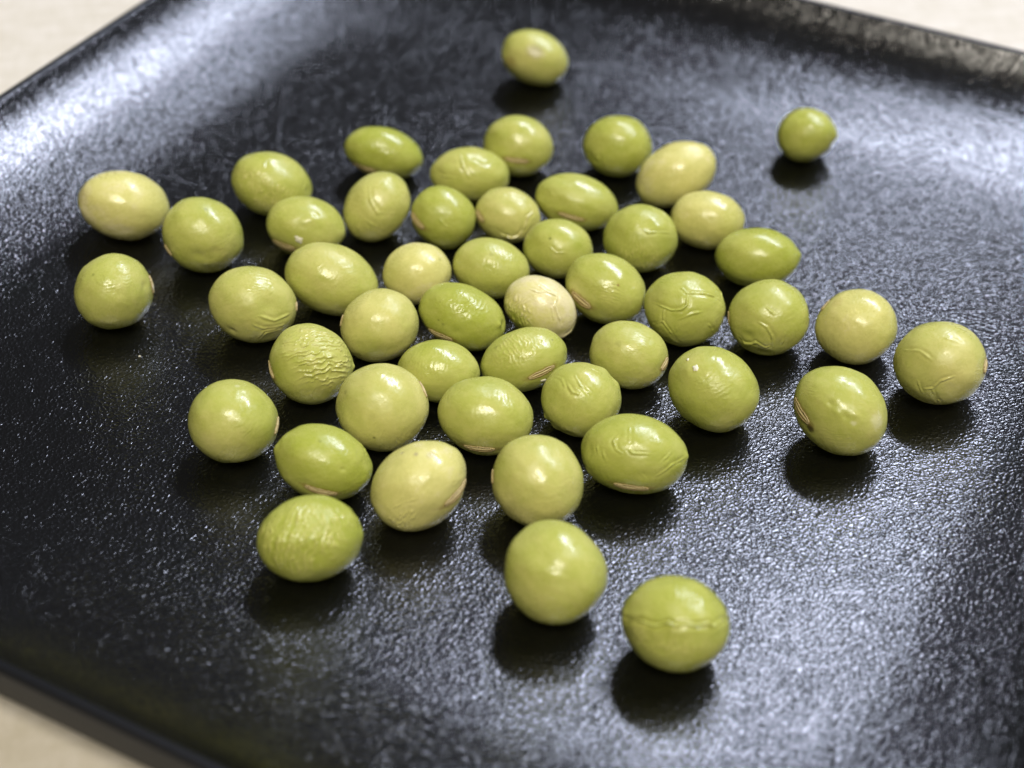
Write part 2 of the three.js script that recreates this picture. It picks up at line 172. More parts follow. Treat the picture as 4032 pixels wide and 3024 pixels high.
  {label: 'cream-coloured bean with pale wrinkle stripes and sharp folds, centre of the heap', at: [2.91, 3.55, -8.89], turn: [-0.3146, -0.0881, -0.2295, 0.9168], size: [4.22, 3.32, 3.55], ripe: 1.08, gloss: 1, dents: [[0.861, -0.473, 0.161, 0.06], [0.496, 0.207, 0.161, -0.02]], ridges: [{w: 0.04, h: 0.03, pale: 0.3, path: [[-0.39, 0.575], [-0.066, 0.532], [0.222, 0.568], [0.306, 0.261], [0.537, 0.026], [0.758, -0.215]]}, {w: 0.035, h: 0.03, pale: 0.3, path: [[0.223, 0.2], [0.459, -0.136]]}, {w: 0.038, h: 0.02, pale: 0.2, path: [[-0.475, 0.337], [-0.22, 0.384], [-0.066, 0.532]]}, {w: 0.048, h: 0.03, pale: 0.2, path: [[0.87, -0.432], [1.024, -0.161], [1.002, 0.191]]}], wrinkles: [{at: [-0.499, -0.522], r: 0.563, turn: 90, step: 0.118, h: 0.016, pale: 0.7}], patches: [[-0.555, -0.703, 0.509, 0.3], [-0.121, -0.807, 0.429, 0.35]]},
  {label: 'bright green bean with a frayed scar at lower left, left of the cream-coloured bean', at: [-5.54, 3.77, -6.55], turn: [-0.3276, -0.0436, -0.174, 0.9276], size: [4.89, 3.45, 3.81], ripe: 0.14, gloss: 1, hilum: [[-0.606, -0.735, 0.02, -0.767, 0.081]], dents: [[0.004, -0.48, 0.18, -0.035], [0.92, 0.247, 0.144, -0.04], [0.818, 0.22, 0.096, 0.04]], ridges: [{w: 0.038, h: 0.018, pale: 0, path: [[0.471, 0.739], [0.69, 0.552]]}, {w: 0.038, h: 0.018, pale: 0, path: [[-0.589, 0.132], [-0.514, 0.331]]}], wrinkles: [{at: [0.024, 0.452], r: 0.551, turn: 84, step: 0.101, h: 0.008, pale: 0}], spots: [{at: [-0.463, -0.373], r: 0.029, tint: 'dark', much: 0.9}, {at: [-0.334, -0.439], r: 0.043, tint: 'dark', much: 0.45}]},
  {label: 'round yellowish bean in mid heap, below and left of the smooth yellow one', at: [-14.37, 4.17, -4.23], turn: [-0.3198, 0.1017, 0.16, 0.9283], size: [4.28, 3.9, 4.0], ripe: 0.6, gloss: 1, hilum: [[-0.786, 0.647, -0.957, 0.338, 0.039]], spots: [{at: [-0.711, -0.568], r: 0.072, tint: 'dark', much: 0.35}], patches: [[-0.299, -0.544, 0.386, 0.35]]},
  {label: 'round tan-yellow bean with an orange scar at its upper left, right of the heap', at: [36.79, 5.12, -4.93], turn: [-0.3337, -0.0828, 0.0932, 0.9344], size: [4.36, 4.01, 4.1], ripe: 0.75, gloss: 1, hilum: [[-0.596, 0.798, -0.821, 0.517, 0.058]], spots: [{at: [-0.417, 0.703], r: 0.165, tint: 'brown', much: 0.2}], patches: [[0.893, -0.286, 0.495, 0.5]]},
  {label: 'big crumpled yellow-green bean farthest to the right on the tray', at: [44.22, 6.09, 1.91], turn: [-0.3392, -0.1215, 0.0602, 0.9309], size: [4.76, 4.37, 4.46], ripe: 0.55, gloss: 1, hilum: [[0.981, 0.087, 0.918, -0.256, 0.058]], dents: [[0.149, -0.542, 0.182, -0.025]], ridges: [{w: 0.04, h: 0.02, pale: 0, path: [[-0.725, 0.297], [-0.411, 0.278], [-0.166, 0.068]]}, {w: 0.036, h: 0.025, pale: 0, path: [[-0.131, -0.599], [0.009, -0.428], [0.289, -0.313]]}, {w: 0.033, h: 0.03, pale: 0, path: [[-0.166, -0.618], [0.009, -0.942]]}, {w: 0.036, h: 0.02, pale: 0, path: [[-0.463, -0.428], [-0.358, -0.714]]}, {w: 0.044, h: 0.014, pale: 0, path: [[0.044, 0.602], [0.394, 0.449]]}, {w: 0.033, h: 0.018, pale: 0, path: [[-0.341, -0.618], [-0.131, -0.599]]}], patches: [[-0.725, 0.297, 0.547, 0.35], [0.394, -0.275, 0.511, 0.75]]},
  {label: 'bean deeply wrinkled all over with wavy furrows, left of the heap', at: [-20.95, 4.65, 3.01], turn: [-0.3498, 0.0199, -0.1331, 0.9271], size: [4.4, 4.08, 4.16], ripe: 0.35, gloss: 1, hilum: [[-1.004, -0.184, -0.698, -0.603, 0.054]], dents: [[0.991, 0.223, 0.079, 0.04], [-0.719, 0.695, 0.27, 0.02]], wrinkles: [{at: [0.163, 0.394], r: 0.854, turn: 32, step: 0.126, h: 0.024, pale: 0.3}, {at: [-0.481, 0.643], r: 0.404, turn: 27, step: 0.099, h: 0.008, pale: 0}], patches: [[-0.745, -0.279, 0.404, 0.12]]},
  {label: 'glossy bean with a tan scar on its right end, between netted and wrinkled green beans', at: [12.28, 3.83, -0.76], turn: [-0.3338, -0.0748, -0.097, 0.9347], size: [4.25, 3.55, 3.72], ripe: 0.38, gloss: 1, hilum: [[0.961, 0.229, 0.86, -0.2, 0.07]], wrinkles: [{at: [0.045, 0.531], r: 0.449, turn: 3, step: 0.075, h: 0.004, pale: 0}], spots: [{at: [-0.318, 0.245], r: 0.1, tint: 'dark', much: 0.2}]},
  {label: 'olive bean with beaded streaks and an upward sloping scar, in front of the cream-coloured bean', at: [1.17, 3.64, 0.3], turn: [-0.3385, 0.0548, 0.1603, 0.9256], size: [4.66, 3.29, 3.63], ripe: 0.25, gloss: 1, hilum: [[-0.07, -0.578, 0.636, -0.455, 0.093]], ridges: [{w: 0.032, h: 0.02, pale: 0.6, path: [[0.028, 0.829], [0.026, 0.506]]}], wrinkles: [{at: [-0.082, 0.463], r: 0.585, turn: -80, step: 0.088, h: 0.01, pale: 0.5}], spots: [{at: [0.75, 0.328], r: 0.034, tint: 'dark', much: 0.6}, {at: [-0.497, 0.654], r: 0.073, tint: 'dark', much: 0.3}], flakes: [[0.275, -0.79, 0.068, 0.3]]},
  {label: 'plain light green bean with no scar, right of the round yellow-green one below mid heap', at: [-7.72, 3.63, 2.43], turn: [-0.3473, 0.0118, -0.0371, 0.937], size: [4.29, 3.31, 3.56], ripe: 0.28, gloss: 1, ridges: [{w: 0.035, h: 0.01, pale: 0, path: [[0.717, 0.125], [0.949, 0.006]]}], wrinkles: [{at: [-0.277, 0.245], r: 0.655, turn: 89, step: 0.096, h: 0.004, pale: 0}], patches: [[-0.093, 0.847, 0.504, 0.12]]},
  {label: 'large olive bean with a bit of torn skin near its top, right side', at: [20.62, 4.92, 5.67], turn: [-0.3128, -0.1673, -0.2712, 0.8948], size: [4.83, 4.18, 4.34], ripe: 0.26, gloss: 1, wrinkles: [{at: [-0.05, 0.066], r: 0.401, turn: 73, step: 0.095, h: 0.005, pale: 0}], spots: [{at: [-0.195, -0.614], r: 0.146, tint: 'dark', much: 0.2}], patches: [[-0.754, 0.278, 0.365, 0.4], [-0.155, -0.928, 0.584, 0.15]], flakes: [[-0.551, 0.137, 0.08, 0.4], [-0.794, 0.182, 0.036, 0.3]]},
  {label: 'olive bean with a dark brown scar ending in a black spot', at: [33.04, 5.62, 9.22], turn: [-0.2975, -0.2151, -0.2879, 0.8845], size: [4.94, 4.15, 4.34], ripe: 0.32, gloss: 1, hilum: [[-0.855, -0.473, -0.25, -0.739, 0.078]], dents: [[-0.026, -0.107, 0.085, 0.018], [0.139, -0.035, 0.078, -0.018], [0.262, 0.15, 0.078, 0.016], [-0.254, -0.038, 0.071, -0.015]], spots: [{at: [-0.219, -0.81], r: 0.113, tint: 'black', much: 0.85}, {at: [0.665, 0.372], r: 0.195, tint: 'pale', much: 0.35}, {at: [0.335, -0.033], r: 0.064, tint: 'pale', much: 0.4}], patches: [[0.641, 0.346, 0.355, 0.6]]},
  {label: 'large round yellow-green bean with a pale scar on its right rim and creases low down', at: [-12.96, 5.01, 9.77], turn: [-0.3573, 0.044, -0.0022, 0.933], size: [4.66, 4.45, 4.5], ripe: 0.55, gloss: 1, hilum: [[0.796, 0.589, 0.954, 0.196, 0.04]], ridges: [{w: 0.024, h: -0.016, pale: 0, path: [[0.312, -0.682], [0.41, -0.837]]}, {w: 0.024, h: -0.018, pale: 0, path: [[0.41, -0.599], [0.529, -0.796]]}, {w: 0.024, h: -0.016, pale: 0, path: [[0.519, -0.568], [0.628, -0.734]]}], spots: [{at: [-0.163, -0.682], r: 0.032, tint: 'dark', much: 0.8}, {at: [-0.775, 0.32], r: 0.053, tint: 'dark', much: 0.35}, {at: [-0.202, -0.217], r: 0.101, tint: 'dark', much: 0.12}], patches: [[0.746, 0.568, 0.404, 0.8], [0.944, -0.238, 0.323, 0.8], [-0.696, 0.279, 0.505, 0.4]]},
  {label: 'lumpy light green bean with diagonal creases on top and a nub at its lower left', at: [7.06, 4.11, 6.86], turn: [-0.3545, -0.0164, 0.02, 0.9347], size: [4.04, 3.83, 3.89], ripe: 0.34, gloss: 1, dents: [[-1.058, -0.552, 0.107, 0.055], [-0.715, -0.792, 0.143, 0.03], [-0.297, -0.889, 0.119, -0.03], [0.607, 0.821, 0.19, 0.04], [0.954, 0.43, 0.167, 0.035], [0.769, 0.601, 0.143, -0.02], [-0.877, -0.62, 0.119, -0.02]], ridges: [{w: 0.038, h: 0.03, pale: 0, path: [[-0.158, 0.65], [-0.019, 0.381], [0.236, 0.125]]}, {w: 0.043, h: 0.03, pale: 0, path: [[-0.344, 0.43], [-0.205, 0.186], [-0.042, 0.137]]}, {w: 0.043, h: 0.022, pale: 0, path: [[0.166, 0.87], [0.468, 0.724]]}, {w: 0.043, h: 0.02, pale: 0, path: [[-0.738, 0.626], [-0.483, 0.54], [-0.39, 0.333]]}, {w: 0.038, h: 0.02, pale: 0, path: [[0.05, 0.992], [0.213, 0.943]]}]},
  {label: 'large glossy oval bean with a curved scar along its lower edge, front centre', at: [-2.54, 4.38, 10.03], turn: [-0.36, -0.0127, -0.0557, 0.9312], size: [4.84, 3.9, 4.13], ripe: 0.33, gloss: 1, hilum: [[-0.404, -0.812, 0.322, -0.78, 0.067]], spots: [{at: [-0.902, -0.409], r: 0.063, tint: 'brown', much: 0.25}], patches: [[-0.245, 0.756, 0.464, 0.25]]},
  {label: 'round green bean lying apart, left of the heap, with a cream scar at right', at: [-27.38, 5.2, 12.73], turn: [-0.3674, 0.0567, -0.0988, 0.9231], size: [4.46, 4.11, 4.2], ripe: 0.3, gloss: 1, hilum: [[0.956, 0.315, 0.936, -0.159, 0.042]], ridges: [{w: 0.03, h: 0.006, pale: 0, path: [[0.249, -0.313], [0.401, -0.105]]}], spots: [{at: [-0.045, 0.862], r: 0.063, tint: 'pale', much: 0.35}], patches: [[-0.088, -0.646, 0.634, 0.5], [0.819, -0.137, 0.254, 0.12]]},
  {label: 'shiny bright green bean with a pointed left end and a tan scar underneath, lower left', at: [-17.93, 4.82, 17.75], turn: [-0.3787, 0.0025, -0.1522, 0.9129], size: [4.72, 3.6, 3.88], ripe: 0.12, gloss: 1, hilum: [[-0.265, -0.744, 0.502, -0.662, 0.072]], dents: [[-1.02, -0.044, 0.17, 0.05], [0.405, -0.031, 0.051, -0.02]], ridges: [{w: 0.038, h: 0.02, pale: 0, path: [[0.458, 0.949], [0.683, 0.76], [0.788, 0.495]]}], spots: [{at: [-0.196, 0.489], r: 0.043, tint: 'dark', much: 0.3}]},
  {label: 'large creased green bean with a sharp right tip and a scar underneath', at: [12.08, 4.62, 15.23], turn: [-0.3673, -0.0587, -0.0395, 0.9274], size: [5.21, 3.87, 4.2], ripe: 0.2, gloss: 1, hilum: [[-0.332, -0.788, 0.398, -0.779, 0.071]], dents: [[0.956, 0.123, 0.109, 0.04], [0.245, -0.48, 0.138, -0.025], [-0.807, -0.07, 0.178, -0.025], [-0.82, -0.611, 0.099, 0.02]], ridges: [{w: 0.032, h: 0.025, pale: 0, path: [[-0.306, 0.47], [-0.396, 0.242], [-0.331, 0.043], [-0.21, -0.039]]}, {w: 0.03, h: 0.025, pale: 0, path: [[-0.148, 0.617], [-0.112, 0.272]]}, {w: 0.032, h: 0.02, pale: 0, path: [[-0.112, 0.108], [-0.015, 0.01], [0.295, 0.045]]}, {w: 0.036, h: 0.02, pale: 0, path: [[-0.684, 0.094], [-0.633, -0.154]]}, {w: 0.032, h: 0.02, pale: 0, path: [[-0.568, -0.025], [-0.47, -0.299]]}, {w: 0.032, h: 0.015, pale: 0, path: [[0.671, 0.186], [0.49, -0.164]]}, {w: 0.043, h: 0.02, pale: 0, path: [[0.933, 0.095], [0.713, -0.134], [0.469, -0.461]]}, {w: 0.026, h: 0.012, pale: 0, path: [[0.135, -0.43], [0.308, -0.585]]}]},
  {label: 'large yellow bean with purple specks and a long scar up its right side', at: [-8.59, 5.23, 20.98], turn: [-0.3494, 0.1551, 0.3034, 0.8728], size: [4.88, 3.99, 4.21], ripe: 0.84, gloss: 1, hilum: [[0.822, -0.553, 0.095, -0.74, 0.069]], ridges: [{w: 0.032, h: 0.016, pale: 0, path: [[-0.64, -0.055], [-0.42, -0.109], [-0.179, -0.218]]}, {w: 0.029, h: -0.014, pale: 0, path: [[0.801, -0.498], [0.526, -0.442]]}], wrinkles: [{at: [-0.64, -0.365], r: 0.368, turn: 28, step: 0.113, h: 0.012, pale: 0}], spots: [{at: [0.145, 0.82], r: 0.044, tint: 'purple', much: 0.6}, {at: [0.326, 0.595], r: 0.054, tint: 'purple', much: 0.6}, {at: [0.539, 0.374], r: 0.11, tint: 'purple', much: 0.25}], patches: [[-0.078, 0.515, 0.49, 0.65]]},
  {label: 'broad smooth bean touching the large ball-like bean, scar half hidden at its left edge', at: [2.71, 5.13, 19.88], turn: [-0.3422, -0.1637, -0.3773, 0.8448], size: [4.57, 4.3, 4.37], ripe: 0.48, gloss: 1, hilum: [[-0.814, -0.6, -0.554, -0.808, 0.035]], spots: [{at: [0.005, -0.781], r: 0.138, tint: 'dark', much: 0.15}], patches: [[0.066, -0.862, 0.493, 0.75], [0.558, -0.239, 0.394, 0.6], [-0.717, -0.429, 0.296, 0.25]]},
  {label: 'bright green bean with upright fine wrinkles and a blunt notched right end', at: [-17.89, 5.65, 28.63], turn: [-0.3907, 0.0933, 0.0567, 0.914], size: [4.79, 3.91, 4.13], ripe: 0.1, gloss: 1, dents: [[0.936, 0.387, 0.144, -0.09], [0.984, -0.051, 0.191, 0.03], [0.926, 0.496, 0.12, 0.03], [0.955, 0.169, 0.144, -0.03]], wrinkles: [{at: [-0.373, 0.075], r: 0.909, turn: 70, step: 0.12, h: 0.014, pale: 0.6}, {at: [0.371, 0.243], r: 0.598, turn: -78, step: 0.12, h: 0.012, pale: 0.6}]},
  {label: 'large smooth ball-like green bean in front of the heap', at: [4.21, 5.85, 32.16], turn: [-0.3644, -0.1802, -0.3711, 0.8349], size: [4.69, 4.47, 4.52], ripe: 0.36, gloss: 1, ridges: [{w: 0.036, h: 0.012, pale: 0, path: [[0.284, 0.804], [0.479, 0.693], [0.645, 0.546]]}], spots: [{at: [0.791, 0.462], r: 0.027, tint: 'dark', much: 0.5}]},
  {label: 'bean with a jagged raised seam across its middle, nearest the front on the right', at: [14.62, 5.78, 37.53], turn: [-0.4099, -0.1014, -0.0913, 0.9019], size: [4.62, 4.18, 4.29], ripe: 0.24, gloss: 1, dents: [[-0.118, 0.956, 0.135, -0.03], [-0.944, -0.122, 0.112, 0.03]], ridges: [{w: 0.036, h: 0.075, pale: 0.3, path: [[-1.008, 0.006], [-0.919, -0.225], [-0.585, -0.138], [-0.356, -0.168], [-0.124, -0.026], [0.017, -0.058], [0.129, 0.029]]}, {w: 0.036, h: 0.062, pale: 0.3, path: [[0.129, 0.029], [0.363, 0.069], [0.579, 0.182], [0.658, 0.132], [0.772, 0.3], [0.917, 0.392]]}], wrinkles: [{at: [-0.376, -0.542], r: 0.405, turn: 55, step: 0.081, h: 0.011, pale: 0.4}, {at: [0.183, -0.377], r: 0.45, turn: 97, step: 0.103, h: 0.01, pale: 0.4}, {at: [0.074, 0.62], r: 0.382, turn: 100, step: 0.112, h: 0.008, pale: 0}]},
];

const CRUMB = [-40.0, 1.18, -1.49];
const N = 66, ball = (() => {                                       // cube blown up to a ball, corners shared
  const dirs = [], index = [], seen = new Map();
  const at = (x, y, z) => { const key = `${x},${y},${z}`; if (!seen.has(key)) { seen.set(key, dirs.length); const f = (v) => Math.tan((v / N) * Math.PI / 4); dirs.push(new THREE.Vector3(f(x), f(y), f(z)).normalize()); } return seen.get(key); };
  const faces = [(u, v) => at(N, v, -u), (u, v) => at(-N, v, u), (u, v) => at(u, N, -v), (u, v) => at(u, -N, v), (u, v) => at(u, v, N), (u, v) => at(-u, v, -N)];
  for (const face of faces) for (let i = 0; i < N; i++) for (let j = 0; j < N; j++) {
    const u = -N + 2 * i, v = -N + 2 * j, a = face(u, v), b = face(u + 2, v), c = face(u + 2, v + 2), d = face(u, v + 2);
    index.push(a, b, c, a, c, d);
  }
  return { dirs, index };
})();
const lin = (r, g, b) => new THREE.Color().setRGB(r, g, b);
const SKIN = [[0, lin(0.33, 0.36, 0.052)], [0.3, lin(0.415, 0.425, 0.095)], [0.6, lin(0.51, 0.485, 0.145)], [0.85, lin(0.60, 0.555, 0.185)], [1.1, lin(0.69, 0.615, 0.34)]];
const TINT = { dark: lin(0.10, 0.11, 0.02), brown: lin(0.22, 0.12, 0.03), black: lin(0.03, 0.02, 0.01), purple: lin(0.26, 0.20, 0.14), pale: lin(0.72, 0.68, 0.45) };
function skinColor(t, out) {
  t = clamp(t, 0, 1.1);
  for (let i = 1; i < SKIN.length; i++) if (t <= SKIN[i][0]) return out.copy(SKIN[i - 1][1]).lerp(SKIN[i][1], (t - SKIN[i - 1][0]) / (SKIN[i][0] - SKIN[i - 1][0]));
  return out.copy(SKIN[SKIN.length - 1][1]);
}
function skinTextures() {                                           // fine pores and dull bloom, wrapped over a bean by an octahedral map
  const n = 1024, h = new Float32Array(n * n), g = new Uint8Array(n * n * 4);
  for (let y = 0; y < n; y++) for (let x = 0; x < n; x++) {
    const f = (k, s) => noise((x / n) * k, (y / n) * k, s);
    h[y * n + x] = 0.45 * f(46, 2) + 0.35 * f(90, 3) + 0.2 * f(190, 4) - 0.5 * smooth(f(60, 9), 0.62, 0.9);
    const dull = 0.5 + 0.5 * (0.5 * f(7, 5) + 0.3 * f(19, 6) + 0.35 * f(70, 7)), v = Math.round(255 * clamp(0.22 + 0.26 * smooth(dull, 0.3, 0.85), 0, 1)), i = (y * n + x) * 4;
    g[i] = v; g[i + 1] = v; g[i + 2] = v; g[i + 3] = 255;
  }
  const bump = new THREE.DataTexture(h, n, n, THREE.RedFormat, THREE.FloatType), rough = new THREE.DataTexture(g, n, n);
  for (const t of [bump, rough]) { t.wrapS = t.wrapT = THREE.MirroredRepeatWrapping; t.magFilter = THREE.LinearFilter; t.needsUpdate = true; }
  return { bumpMap: bump, roughnessMap: rough };
}
const coat = () => new THREE.MeshPhysicalMaterial({ vertexColors: true, ...skinTextures(), bumpScale: 0.000005, roughness: 1, ior: 1.47 });
const skinMaterial = coat();
const scarMaterial = new THREE.MeshStandardMaterial({ vertexColors: true, roughness: 0.62 });
const flakeMaterial = new THREE.MeshStandardMaterial({ color: lin(0.74, 0.70, 0.52), roughness: 0.55 });
const onBall = ([u, v]) => { const r = Math.hypot(u, v), k = r > 0.995 ? 0.995 / r : 1; return new THREE.Vector3(u * k, v * k, Math.sqrt(Math.max(0, 1 - (r * k) ** 2))); };
const bell = (d, r) => Math.exp(-(d * d) / (r * r));

function makeBean(spec, k) {
  const R = (spec.size[0] + spec.size[1]) / 2, [A, B, C] = spec.size.map((v) => v * MM), seed = k * 17.3 + 4;
  const dents = (spec.dents ?? []).map(([u, v, r, h]) => [onBall([u, v]), r, h]);
  const ridges = (spec.ridges ?? []).map((q) => ({ ...q, path: q.path.map(onBall) }));
  const wrinkles = (spec.wrinkles ?? []).map((w) => { const f = onBall(w.at), a = THREE.MathUtils.degToRad(w.turn), t = new THREE.Vector3(Math.cos(a), Math.sin(a), 0); t.addScaledVector(f, -t.dot(f)).normalize(); return { ...w, f, t, s: new THREE.Vector3().crossVectors(f, t) }; });
  const hila = (spec.hilum ?? []).map(([u0, v0, u1, v1, w]) => { const p = onBall([u0, v0]), q = onBall([u1, v1]), f = p.clone().add(q).normalize(), t = q.clone().sub(p), long = Math.max(0.5 * t.length(), w * 1.6); w = Math.min(w / (0.3 + 0.7 * f.z), 0.17); t.addScaledVector(f, -t.dot(f)).normalize(); return { f, t, s: new THREE.Vector3().crossVectors(f, t).normalize(), long, w }; });
  const spots = (spec.spots ?? []).map((s) => ({ ...s, f: onBall(s.at) })), patches = (spec.patches ?? []).map(([u, v, r, t]) => [onBall([u, v]), r, t]);
  const p0 = new THREE.Vector3(), ab = new THREE.Vector3();
  const near = (d, path) => {                                       // distance to a line of points on the ball
    let best = 9; at = 0;
    for (let i = 0; i + 1 < path.length; i++) { ab.subVectors(path[i + 1], path[i]); p0.subVectors(d, path[i]); const t = clamp(p0.dot(ab) / ab.lengthSq(), 0, 1); p0.addScaledVector(ab, -t); const e = p0.lengthSq(); if (e < best) { best = e; at = (i + t) / (path.length - 1); } }
    return Math.sqrt(best);
  };
  const streak = (() => { const a = hash3(k, 3, 9) * 1.2 - 0.9, t = new THREE.Vector3(-Math.sin(a), Math.cos(a), 0.2).normalize(), n = new THREE.Vector3(0, 0, 1).addScaledVector(t, -t.z).normalize(); return { t, n, s: new THREE.Vector3().crossVectors(t, n) }; })();
  let at = 0; const look = { pale: 0 };
  function lift(d) {                                                // how far the skin stands out, as a share of the radius
    let h = 0.026 * noise(d.x * 1.3 + seed, d.y * 1.3, d.z * 1.3) + 0.017 * noise(d.x * 2.8 + seed, d.y * 2.8, d.z * 2.8 + 9) + 0.0040 * noise(d.x * 7 + seed, d.y * 7, d.z * 7) + 0.0010 * noise(d.x * 19, d.y * 19 + seed, d.z * 19) + 0.0006 * noise(d.x * 40, d.y * 40 + seed, d.z * 40);
    const fine = smooth(noise(d.x * 2.2, d.y * 2.2 + seed, d.z * 2.2), -0.15, 0.5), drift = 0.12 * noise(d.x * 4 + seed, d.y * 4, d.z * 4);
    h += fine * 0.0034 * noise(d.dot(streak.s) * 34 + drift * 30, d.dot(streak.t) * 5 + seed, d.dot(streak.n) * 5);
    look.pale = 0;
    for (const [f, r, a] of dents) { const e = d.distanceTo(f); if (e < r * 3) h += a * bell(e, r); }
    for (const q of ridges) {
      const wob = 0.012 * noise(d.x * 9 + seed, d.y * 9, d.z * 9), e = near(d, q.path) + wob;
      if (e < q.w * 8) { const end = Math.min(1, 0.25 + 3.5 * Math.min(at, 1 - at)) * (0.75 + 0.35 * noise(at * 6 + seed, 3, q.w * 90)), b = bell(e, q.w * (0.52 + 0.26 * end)) * end, wide = bell(e, q.w * 1.9) * end, broad = bell(e, q.w * 4.2) * end; h += q.h * (2.2 * b - 1.5 * wide + 0.55 * broad); look.pale = Math.max(look.pale, b * q.pale); }
    }
    for (const w of wrinkles) {
      p0.subVectors(d, w.f); const e = p0.length();
      if (e > w.r * 1.5) continue;
      const along = p0.dot(w.t), across = p0.dot(w.s), bend = 0.5 * noise(along * 5 + seed, across * 5, 3) + 0.35 * noise(along * 12, across * 12 + seed, 8);
      const phase = across / w.step + bend, cell = 0.5 + 0.5 * noise(along * 4.5 / Math.max(w.r, 0.2) + seed, Math.floor(phase) * 7.7, 5);
      const wave = Math.pow(0.5 + 0.5 * Math.cos(2 * Math.PI * phase), 2) * smooth(cell, 0.22, 0.6), edge = 1 - smooth(e + 0.15 * w.r * noise(d.x * 6, d.y * 6, seed), w.r * 0.55, w.r * 1.25);
      h += 1.9 * w.h * wave * edge; look.pale = Math.max(look.pale, wave * edge * w.pale * 1.25);
    }
    for (const u of hila) { p0.subVectors(d, u.f); const e = Math.hypot(p0.dot(u.t) / (u.long * 1.25), p0.dot(u.s) / (u.w * 2.2)) + (d.dot(u.f) < 0 ? 9 : 0); if (e < 3) h -= 0.012 * bell(e, 1); }
    return h;
  }
  const dirs = ball.dirs, pos = new Float32Array(dirs.length * 3), col = new Float32Array(dirs.length * 3), uv = new Float32Array(dirs.length * 2), c = new THREE.Color(), paler = new THREE.Color();
  dirs.forEach((d, i) => {
    const h = 1 + lift(d), pale = look.pale;
    pos.set([d.x * A * h, d.y * B * h, d.z * C * h], i * 3);
    const l1 = Math.abs(d.x) + Math.abs(d.y) + Math.abs(d.z), ox = d.x / l1, oy = d.y / l1, fold = d.z < 0;
    uv[i * 2] = 0.5 + 0.5 * (fold ? (1 - Math.abs(oy)) * (ox < 0 ? -1 : 1) : ox) + k * 0.37; uv[i * 2 + 1] = 0.5 + 0.5 * (fold ? (1 - Math.abs(ox)) * (oy < 0 ? -1 : 1) : oy) + k * 0.61;
    let ripe = spec.ripe;
    for (const [f, r, t] of patches) { const b = bell(d.distanceTo(f), r); ripe += (t - spec.ripe) * b; }
    ripe += 0.10 * noise(d.x * 1.8 + seed, d.y * 1.8 + 5, d.z * 1.8) + 0.10 * noise(d.x * 4 + seed, d.y * 4, d.z * 4) + 0.07 * noise(d.x * 11, d.y * 14 + seed, d.z * 14) + 0.05 * noise(d.x * 34 + seed, d.y * 34, d.z * 34);
    skinColor(ripe, c);
    if (pale > 0) c.lerp(skinColor(ripe + 0.55, paler), pale);        // fold crests and streaks are coloured paler and yellower than the skin around
    for (const s of spots) { const e = d.distanceTo(s.f) + 0.25 * s.r * noise(d.x * 22, d.y * 22, d.z * 22 + seed); if (e < s.r * 1.6) c.lerp(TINT[s.tint], s.much * (1 - smooth(e, s.r * 0.45, s.r * 1.3))); }
    for (const u of hila) { p0.subVectors(d, u.f); if (d.dot(u.f) > 0) { const e = Math.hypot(p0.dot(u.t) / (u.long * 1.12), p0.dot(u.s) / (u.w * 1.35)); if (e < 2) c.lerp(TINT.brown, 0.5 * (1 - smooth(e + 0.2 * noise(d.x * 20, d.y * 20, d.z * 20), 0.75, 1.25))); } }
    const speck = noise(d.x * 27 + seed, d.y * 27, d.z * 27 + 2); if (speck > 0.86) c.lerp(TINT.dark, (speck - 0.86) * 2.2);
    col.set([c.r, c.g, c.b], i * 3);
  });
  const g = new THREE.BufferGeometry();
  g.setAttribute('position', new THREE.BufferAttribute(pos, 3)); g.setAttribute('color', new THREE.BufferAttribute(col, 3)); g.setAttribute('uv', new THREE.BufferAttribute(uv, 2)); g.setIndex(ball.index); g.computeVertexNormals();
  const low = new THREE.Vector3(), q = new THREE.Quaternion(...spec.turn).normalize(), centre = new THREE.Vector3(...spec.at).multiplyScalar(MM);
  let drop = 0;                                                     // the group stands where the bean touches the tray
  for (let i = 0; i < dirs.length; i += 7) { low.set(pos[i * 3], pos[i * 3 + 1], pos[i * 3 + 2]).applyQuaternion(q); drop = Math.min(drop, low.y); }
  const bean = new THREE.Group();
  bean.name = numbered('soybean'); bean.position.set(centre.x, centre.y + drop, centre.z);
  Object.assign(bean.userData, { label: spec.label, category: 'soybean', group: 'soybeans lying on the black tray' });
  const add = (name, geometry, material, parent = bean) => { const m = new THREE.Mesh(geometry, material); m.name = name; if (parent === bean) { m.quaternion.copy(q); m.position.y = -drop; } parent.add(shadows(m)); return m; };
  add('seed_coat', g, skinMaterial);

  const d = new THREE.Vector3(), point = (f, t, s, along, across, up) => { d.copy(f).addScaledVector(t, along).addScaledVector(s, across).normalize(); const h = 1 + lift(d) + up; return [d.x * A * h, d.y * B * h, d.z * C * h]; };
  function sheet(f, t, s, long, wide, nu, nv, shape, paint) {       // a small lens-shaped piece that follows the skin
    const p = [], cl = [], ix = [];
    for (let i = 0; i <= nu; i++) for (let j = 0; j <= nv; j++) {
      const a = -1 + (2 * i) / nu, b = -1 + (2 * j) / nv, half = Math.pow(Math.max(0, 1 - Math.pow(Math.abs(a), 2.4)), 0.55) * wide * (1 + 0.16 * noise(a * 6 + seed, b > 0 ? 2 : 8, 1)) + 1e-4;
      p.push(...point(f, t, s, a * long, b * half, shape(a, b))); paint(a, b, c); cl.push(c.r, c.g, c.b);
      if (i < nu && j < nv) { const o = i * (nv + 1) + j; ix.push(o, o + nv + 1, o + 1, o + 1, o + nv + 1, o + nv + 2); }
    }
    const o = new THREE.BufferGeometry(); o.setAttribute('position', new THREE.Float32BufferAttribute(p, 3)); o.setAttribute('color', new THREE.Float32BufferAttribute(cl, 3)); o.setIndex(ix); o.computeVertexNormals(); return o;
  }
